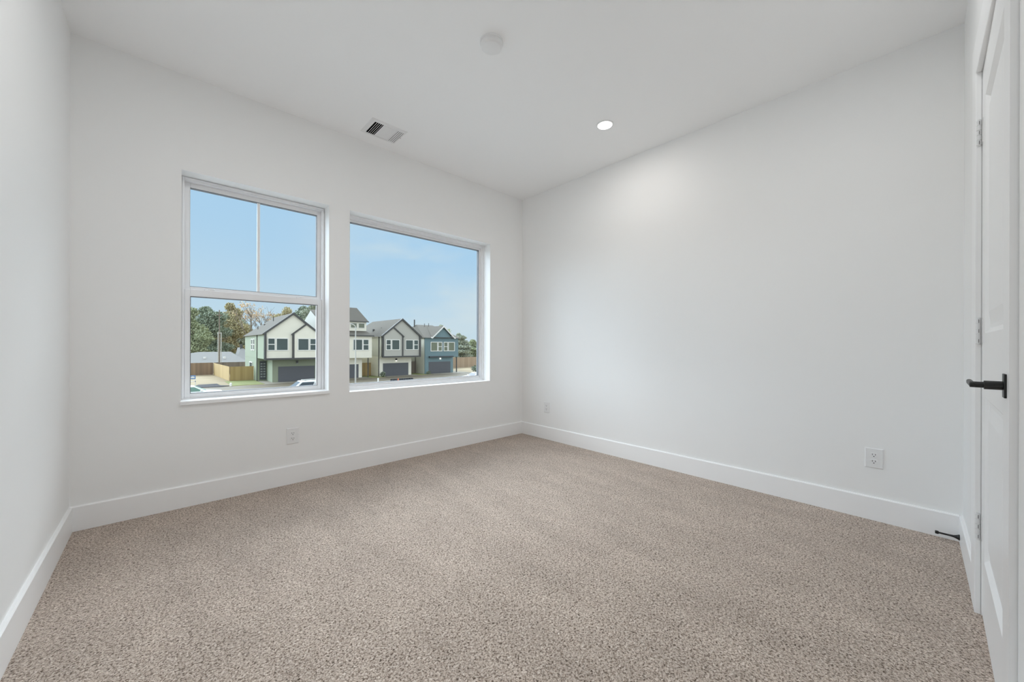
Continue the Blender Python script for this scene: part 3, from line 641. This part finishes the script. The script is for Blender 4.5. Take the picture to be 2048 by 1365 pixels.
# utility pole and street lamp
up_ = thing('utility_pole', (7.72, 84.9, ZG), 'tall brown utility pole flanked by two pale conduits behind the fence corner', 'utility pole')
MB().tube((7.72, 84.9, ZG), (7.70, 84.9, ZG + 11.4), 0.12, 0.08, n=12).build('pole', M['bark'], up_)
for xx in (7.50, 7.94): MB().tube((xx, 84.6, ZG), (xx, 84.6, ZG + 7.4), 0.065, n=10).build('conduit', M['steel'], up_)
MB().box(7.42, 8.02, 84.55, 84.85, ZG + 7.2, ZG + 7.35).build('bracket', M['steel'], up_)
MB().box(7.25, 8.15, 84.80, 85.0, ZG + 10.4, ZG + 10.55).build('crossarm', M['bark'], up_)
sl = thing('street_lamp', (16.98, 45.1, ZG), 'slim grey street lamp with curved arm in front of the tall cream house', 'street lamp')
MB().tube((16.98, 45.1, ZG), (16.98, 45.1, ZG + 7.3), 0.085, 0.06, n=12).build('pole', M['steel'], sl)
MB().tube((16.98, 45.1, ZG), (16.98, 45.1, ZG + 0.25), 0.16, n=12).build('base', M['steel'], sl)
arm = MB(); pts = [(16.98 - 1.1 * (1 - math.cos(t)), 45.1, ZG + 7.28 + 0.48 * math.sin(t)) for t in [i * math.pi / 2 / 8 for i in range(9)]]
for a, b_ in zip(pts, pts[1:]): arm.tube(a, b_, 0.05, n=8)
arm.build('arm', M['steel'], sl)
MB().box(15.25, 15.95, 45.0, 45.2, ZG + 7.66, ZG + 7.80).build('lamp_head', M['steel'], sl, 0.03)

# small street things
ub = thing('utility_box', (16.6, 45.8, ZG), 'pale green utility box at the foot of the street lamp', 'utility box')
MB().box(16.40, 16.80, 45.6, 46.0, ZG, ZG + 0.42).build('cabinet', M['boxgreen'], ub, 0.02); MB().box(16.36, 16.84, 45.56, 46.04, ZG + 0.42, ZG + 0.48).build('lid', M['boxgreen'], ub, 0.02)
tag(MB().lathe([(0.10, 0), (0.10, 0.55), (0.07, 0.62), (0.001, 0.63)], (22.3, 51.1, ZG), n=16).build('bollard', M['whitetrim']), 'short cream marker post at the kerb before the greige house', 'bollard')
tag(MB().lathe([(0.12, 0), (0.12, 0.34), (0.05, 0.42), (0.001, 0.43)], (6.6, 58.7, ZG), n=14).build('marker_cap', M['whitetrim']), 'small white pipe cap at the edge of the green lawn', 'marker')
cn = thing('traffic_cone', (25.2, 50.95, ZG), 'orange traffic cone on the dark sock at the kerb', 'cone')
MB().lathe([(0.15, 0.03), (0.03, 0.46), (0.001, 0.47)], (25.2, 50.95, ZG), n=14).build('cone_body', M['orange'], cn); MB().box(25.0, 25.4, 50.75, 51.15, ZG, ZG + 0.04).build('cone_base', M['orange'], cn)
sk_ = MB(); 
for i in range(12):
    a = (24.5 + i * 0.28, 51.7 + 0.1 * math.sin(i * 1.7), ZG + 0.13); b_ = (24.5 + (i + 1) * 0.28, 51.7 + 0.1 * math.sin((i + 1) * 1.7), ZG + 0.13); sk_.tube(a, b_, 0.2, n=10)
tag(sk_.build('silt_sock', M['silt']), 'black erosion-control sock lying along the kerb', 'silt sock')
sg = thing('yard_sign', (2.85, 56, ZG), 'blue and white yard sign on posts by the bare lot', 'sign')
MB().box(2.50, 3.08, 55.98, 56.02, ZG + 1.28, ZG + 1.72).build('sign_face', M['signblue'], sg)
MB().prism([(2.66, ZG + 1.40), (2.98, ZG + 1.40), (3.0, ZG + 1.55), (2.82, ZG + 1.62), (2.66, ZG + 1.55)], 1, 55.96, 55.98).build('sign_emblem', M['whitetrim'], sg)
MB().box(2.50, 2.56, 55.97, 56.03, ZG, ZG + 1.28).build('post', M['whitetrim'], sg); MB().box(3.02, 3.10, 55.97, 56.03, ZG, ZG + 1.28).build('post', M['whitetrim'], sg)
MB().box(2.50, 3.10, 55.97, 56.03, ZG + 0.98, ZG + 1.06).build('rail', M['whitetrim'], sg)

# ---- cars, built nose towards +x
def car(loc, rz, label, prof, cab, roofw, gm, rails):
    """prof: lower body side profile (x, z); cab: greenhouse side profile base-front, top-front, top-rear, base-rear"""
    r = thing('car', (0, 0, 0), label, 'car'); hw = 0.92
    MB().prism(prof, 1, -hw, hw).build('body', M['carwhite'], r, 0.07, seg=3)
    (bf, zb_), (tf, zt), (tr, _), (br, _) = cab
    hb, ht = hw - 0.04, roofw
    V = [(bf, -hb, zb_), (bf, hb, zb_), (br, hb, zb_), (br, -hb, zb_), (tf, -ht, zt), (tf, ht, zt), (tr, ht, zt), (tr, -ht, zt)]
    MB().add(V, [(0, 1, 5, 4), (1, 2, 6, 5), (2, 3, 7, 6), (3, 0, 4, 7), (4, 5, 6, 7), (0, 3, 2, 1)]).build('cabin', M['carwhite'], r, 0.05, seg=3)
    V = [Vector(v) for v in V]
    def pane(name, quad, u0, u1, v0, v1):
        a, b, c, d = quad        # bottom-left, bottom-right, top-right, top-left
        f = lambda u, v: (a.lerp(b, u)).lerp(d.lerp(c, u), v)
        n = (b - a).cross(d - a).normalized(); cen = (a + b + c + d) / 4
        if n.dot(cen - Vector((cen.x * 0.3 + (bf + br) * 0.35, 0, zb_))) < 0: n = -n
        q = [f(u0, v0), f(u1, v0), f(u1, v1), f(u0, v1)]
        lo = [p + n * 0.002 for p in q]; hi = [p + n * 0.012 for p in q]
        MB().add(lo + hi, [(0, 1, 2, 3), (4, 5, 6, 7), (0, 1, 5, 4), (1, 2, 6, 5), (2, 3, 7, 6), (3, 0, 4, 7)]).build(name, gm, r)
    pane('windscreen', (V[0], V[1], V[5], V[4]), 0.07, 0.93, 0.06, 0.90)
    for s, (A, B, C_, D_) in ((0, (V[3], V[0], V[4], V[7])), (1, (V[2], V[1], V[5], V[6]))):
        pane('side_window', (A, B, C_, D_), 0.50, 0.93, 0.10, 0.86); pane('side_window', (A, B, C_, D_), 0.05, 0.46, 0.10, 0.86)
    pane('rear_window', (V[3], V[2], V[6], V[7]), 0.1, 0.9, 0.15, 0.85)
    L = prof[0][0]; Lr = prof[-1][0]
    for wx in (max(p[0] for p in prof) - 0.85, min(p[0] for p in prof) + 0.85):
        for s in (-1, 1):
            w_ = MB().lathe([(0.34, 0), (0.36, 0.04), (0.36, 0.2), (0.34, 0.24)], (wx, s * hw - (0.22 if s > 0 else 0.02), 0.36), axis=1, n=24).build('wheel', M['tyre'], r)
            MB().lathe([(0.22, 0), (0.22, 0.02)], (wx, s * hw + (0.02 if s > 0 else -0.04), 0.36), axis=1, n=18).build('hub', M['steel'], w_)
    for s in (-1, 1): MB().box(bf - 0.55, bf - 0.35, s * (hw + 0.12) - 0.1, s * (hw + 0.12) + 0.1, zb_ - 0.02, zb_ + 0.16).build('mirror', M['carwhite'], r, 0.03)
    if rails:
        for s in (-1, 1):
            b = MB().tube((tf - 0.25, s * ht * 0.86, zt + 0.07), (tr + 0.2, s * ht * 0.86, zt + 0.07), 0.025, n=8)
            for xx in (tf - 0.3, (tf + tr) / 2, tr + 0.25): b.tube((xx, s * ht * 0.86, zt - 0.02), (xx, s * ht * 0.86, zt + 0.07), 0.03, n=8)
            b.build('roof_rail', M['steel'], r)
        MB().tube((tr + 0.3, 0.2, zt), (tr + 0.15, 0.2, zt + 0.22), 0.015, n=6).build('aerial', M['darktrim'], r)
    r.location = loc; r.rotation_euler = (0, 0, rz)
SUVP = [(2.35, 0.3), (2.4, 0.75), (2.3, 0.98), (1.25, 1.12), (-2.3, 1.12), (-2.4, 0.7), (-2.35, 0.3)]
SEDP = [(2.35, 0.28), (2.42, 0.70), (2.28, 0.96), (0.95, 1.08), (-1.7, 1.08), (-2.3, 0.95), (-2.4, 0.6), (-2.35, 0.28)]
car((10.25, 40.5, ZG), R(180), 'white car with roof rails parked before the sage green house', SUVP, [(1.05, 1.1), (0.25, 1.74), (-2.0, 1.70), (-2.3, 1.1)], 0.70, M['carglass'], True)
car((2.10, 44.0, ZG), 0, 'white car with green-tinted windows at the foot of the single-hung window', SEDP, [(1.20, 1.04), (0.25, 1.54), (-1.1, 1.52), (-1.9, 1.04)], 0.66, M['cargreen'], False)
car((32.2, 41.6, ZG), R(180), 'white car seen low in the right corner of the picture window', SEDP, [(1.15, 0.98), (0.35, 1.46), (-0.9, 1.46), (-1.9, 1.0)], 0.62, M['carglass'], False)

# ---- trees
def leaf_cloud(rng, blobs, n, size):
    b = MB(); tot = sum(q[3] * q[4] for q in blobs)
    for (cx_, cy_, cz_, rx_, rz_) in blobs:
        for _ in range(int(n * rx_ * rz_ / tot)):
            while True:
                v = Vector((rng.uniform(-1, 1), rng.uniform(-1, 1), rng.uniform(-1, 1)))
                if 0.25 < v.length < 1: break
            v = v * (0.75 + 0.25 * rng.random()); p = Vector((cx_ + v.x * rx_, cy_ + v.y * rx_, cz_ + v.z * rz_))
            a = Vector((rng.gauss(0, 1), rng.gauss(0, 1), rng.gauss(0, 1))).normalized(); c = a.orthogonal().normalized(); e = a.cross(c)
            s = size * rng.uniform(0.6, 1.3)
            b.face(p + c * s, p + e * s * 0.6, p - c * s, p - e * s * 0.6)
    return b
def branches(b, rng, p, d, L, r, depth, tips):
    q = p + d * L; b.tube(p, q, r, r * 0.65, n=6, caps=False)
    if depth == 0: tips.append(q); return
    for _ in range(3 if depth > 1 else 2):
        nd = (d + Vector((rng.uniform(-0.75, 0.75), rng.uniform(-0.75, 0.75), rng.uniform(-0.1, 0.5)))).normalized()
        branches(b, rng, q, nd, L * rng.uniform(0.6, 0.85), r * 0.6, depth - 1, tips)
def tree(seed, x, y, h, spread, leaf, label, group, n=1700, size=0.42, low=0.05):
    rng = random.Random(seed); r = thing('tree', (x, y, ZG), label, 'tree', group)
    t = MB(); tips = []
    t.tube((x, y, ZG), (x + 0.2, y, ZG + h * 0.45), h * 0.022, h * 0.014, n=8, caps=False)
    for i in range(4): branches(t, rng, Vector((x + 0.2, y, ZG + h * (0.3 + 0.04 * i))), Vector((math.cos(i * 1.7), math.sin(i * 1.7), 0.9)).normalized(), h * 0.2, h * 0.009, 1, tips)
    t.build('trunk', M['bark'], r)
    bl = []
    for i in range(11):
        f = i / 10; zz = h * (low + (0.93 - low) * f); rad = spread * (0.55 + 0.45 * math.sin(math.pi * min(1, 0.25 + 0.72 * f))) * (0.62 if f > 0.9 else 1)
        an = rng.uniform(0, 6.28); of = rng.uniform(0.1, 0.5) * rad
        bl.append((x + of * math.cos(an), y + of * math.sin(an), ZG + zz, rad * rng.uniform(0.55, 0.85), h * rng.uniform(0.08, 0.12)))
    leaf_cloud(rng, bl, n, size).build('foliage', M[leaf], r)
    return r
def bare_tree(seed, x, y, h, label, leaves, group):
    rng = random.Random(seed); r = thing('tree', (x, y, ZG), label, 'tree', group)
    b = MB(); tips = []
    b.tube((x, y, ZG), (x, y, ZG + h * 0.42), 0.28, 0.2, n=8, caps=False)
    for i in range(4): branches(b, rng, Vector((x, y, ZG + h * (0.32 + 0.03 * i))), Vector((0.5 * math.cos(i * 1.6 + seed), 0.5 * math.sin(i * 1.6 + seed), 1)).normalized(), h * 0.24, 0.13, 3, tips)
    b.build('trunk', M['bark'], r)
    lf = MB()
    for t_ in tips:
        if rng.random() < leaves:
            for _ in range(16):
                p = t_ + Vector((rng.gauss(0, 0.4), rng.gauss(0, 0.4), rng.gauss(0, 0.35)))
                a = Vector((rng.gauss(0, 1), rng.gauss(0, 1), rng.gauss(0, 1))).normalized(); c = a.orthogonal().normalized(); e = a.cross(c)
                lf.face(p + c * 0.2, p + e * 0.13, p - c * 0.2, p - e * 0.13)
    lf.build('foliage', M['leafrust'], r)
GT = 'trees behind the houses and fences'
def at100(X, h, Y):      # a tree sized as if 100 m out, moved out to Y with its angular size kept
    f = (Y - CAMY) / (100 - CAMY)
    return CAMX + (X - CAMX) * f, CAMZ + (ZG + h - CAMZ) * f - ZG, f
def T(seed, X, h, sp, Y, leaf, label, **kw):
    x, hh, f = at100(X, h, Y); tree(seed, x, Y, hh, sp * f, leaf, label, GT, size=kw.pop('size', 0.19) * f, **kw)
T(1, 3.9, 12.5, 4.6, 112, 'leafmid', 'olive-topped green tree showing at the left edge of the window glass', n=19000)
T(2, 7.4, 12.9, 4.9, 123, 'leafdark', 'broad dark green tree behind the utility pole', n=24000)
T(3, 11.0, 14.2, 3.4, 134, 'leafolive', 'tall olive and rust tree between the pole and the bare tree', n=19000)
T(4, 12.6, 10.6, 4.6, 146, 'leafgrey', 'grey-green tree behind the low pale roof', n=19000)
T(5, 0.6, 12.0, 3.6, 136, 'leafdark', 'dark tree at the far left behind the brown fence', n=16000)
x, hh, f = at100(14.6, 13.9, 114); bare_tree(6, x, 114, hh, 'nearly bare tree with upright limbs left of the green and cream house', 0.22, GT)
x, hh, f = at100(17.6, 12.6, 124); bare_tree(7, x, 124, hh, 'half-bare tree with rusty leaves above the green and cream house roof', 0.6, GT)
T(8, 21.8, 13.6, 4.4, 100, 'leafolive', 'olive tree behind the main ridge of the green and cream house', n=16000)
T(9, 27.0, 15.2, 4.2, 124, 'leafgrey', 'grey-green tree behind the pointed cream side gable', n=19000)
T(14, 24.4, 14.4, 4.2, 142, 'leafdark', 'dark tree filling the gap behind the ridge of the green and cream house', n=16000)
T(10, 63.8, 11.2, 5.6, 99, 'leafmid', 'rounded green tree rising behind the blue house', low=0.05, n=19000)
T(11, 70.0, 9.0, 4.2, 114, 'leafgrey', 'grey-green tree stepping down beyond the blue house', low=0.05, n=16000)
T(12, 75.2, 7.0, 4.0, 127, 'leafmid', 'lowest green tree behind the tan fence', low=0.05, n=16000)
T(13, 80.5, 8.0, 3.4, 112, 'leafdark', 'dark tree at the right edge of the picture window', low=0.05, n=12000)
def shrub(seed, x, y, rr, h, leaf, label, g=None):
    rng = random.Random(seed); r = thing('shrub', (x, y, ZG), label, 'shrub', g)
    leaf_cloud(rng, [(x, y, ZG + h * 0.5, rr, h * 0.5)], 260, 0.16).build('foliage', M[leaf], r)
    MB().tube((x, y, ZG), (x, y, ZG + h * 0.6), 0.04, 0.02, n=6).build('stem', M['bark'], r)
shrub(21, 26.75, 59.6, 0.45, 0.9, 'leafdark', 'small dark shrub beside the white garage surround')
shrub(22, 43.6, 56.6, 1.0, 1.6, 'leafdark', 'dark shrub mound past the blue house driveway')
shrub(23, 35.3, 59.7, 0.4, 0.6, 'leafdark', 'small shrub at the foot of the blue house corner')
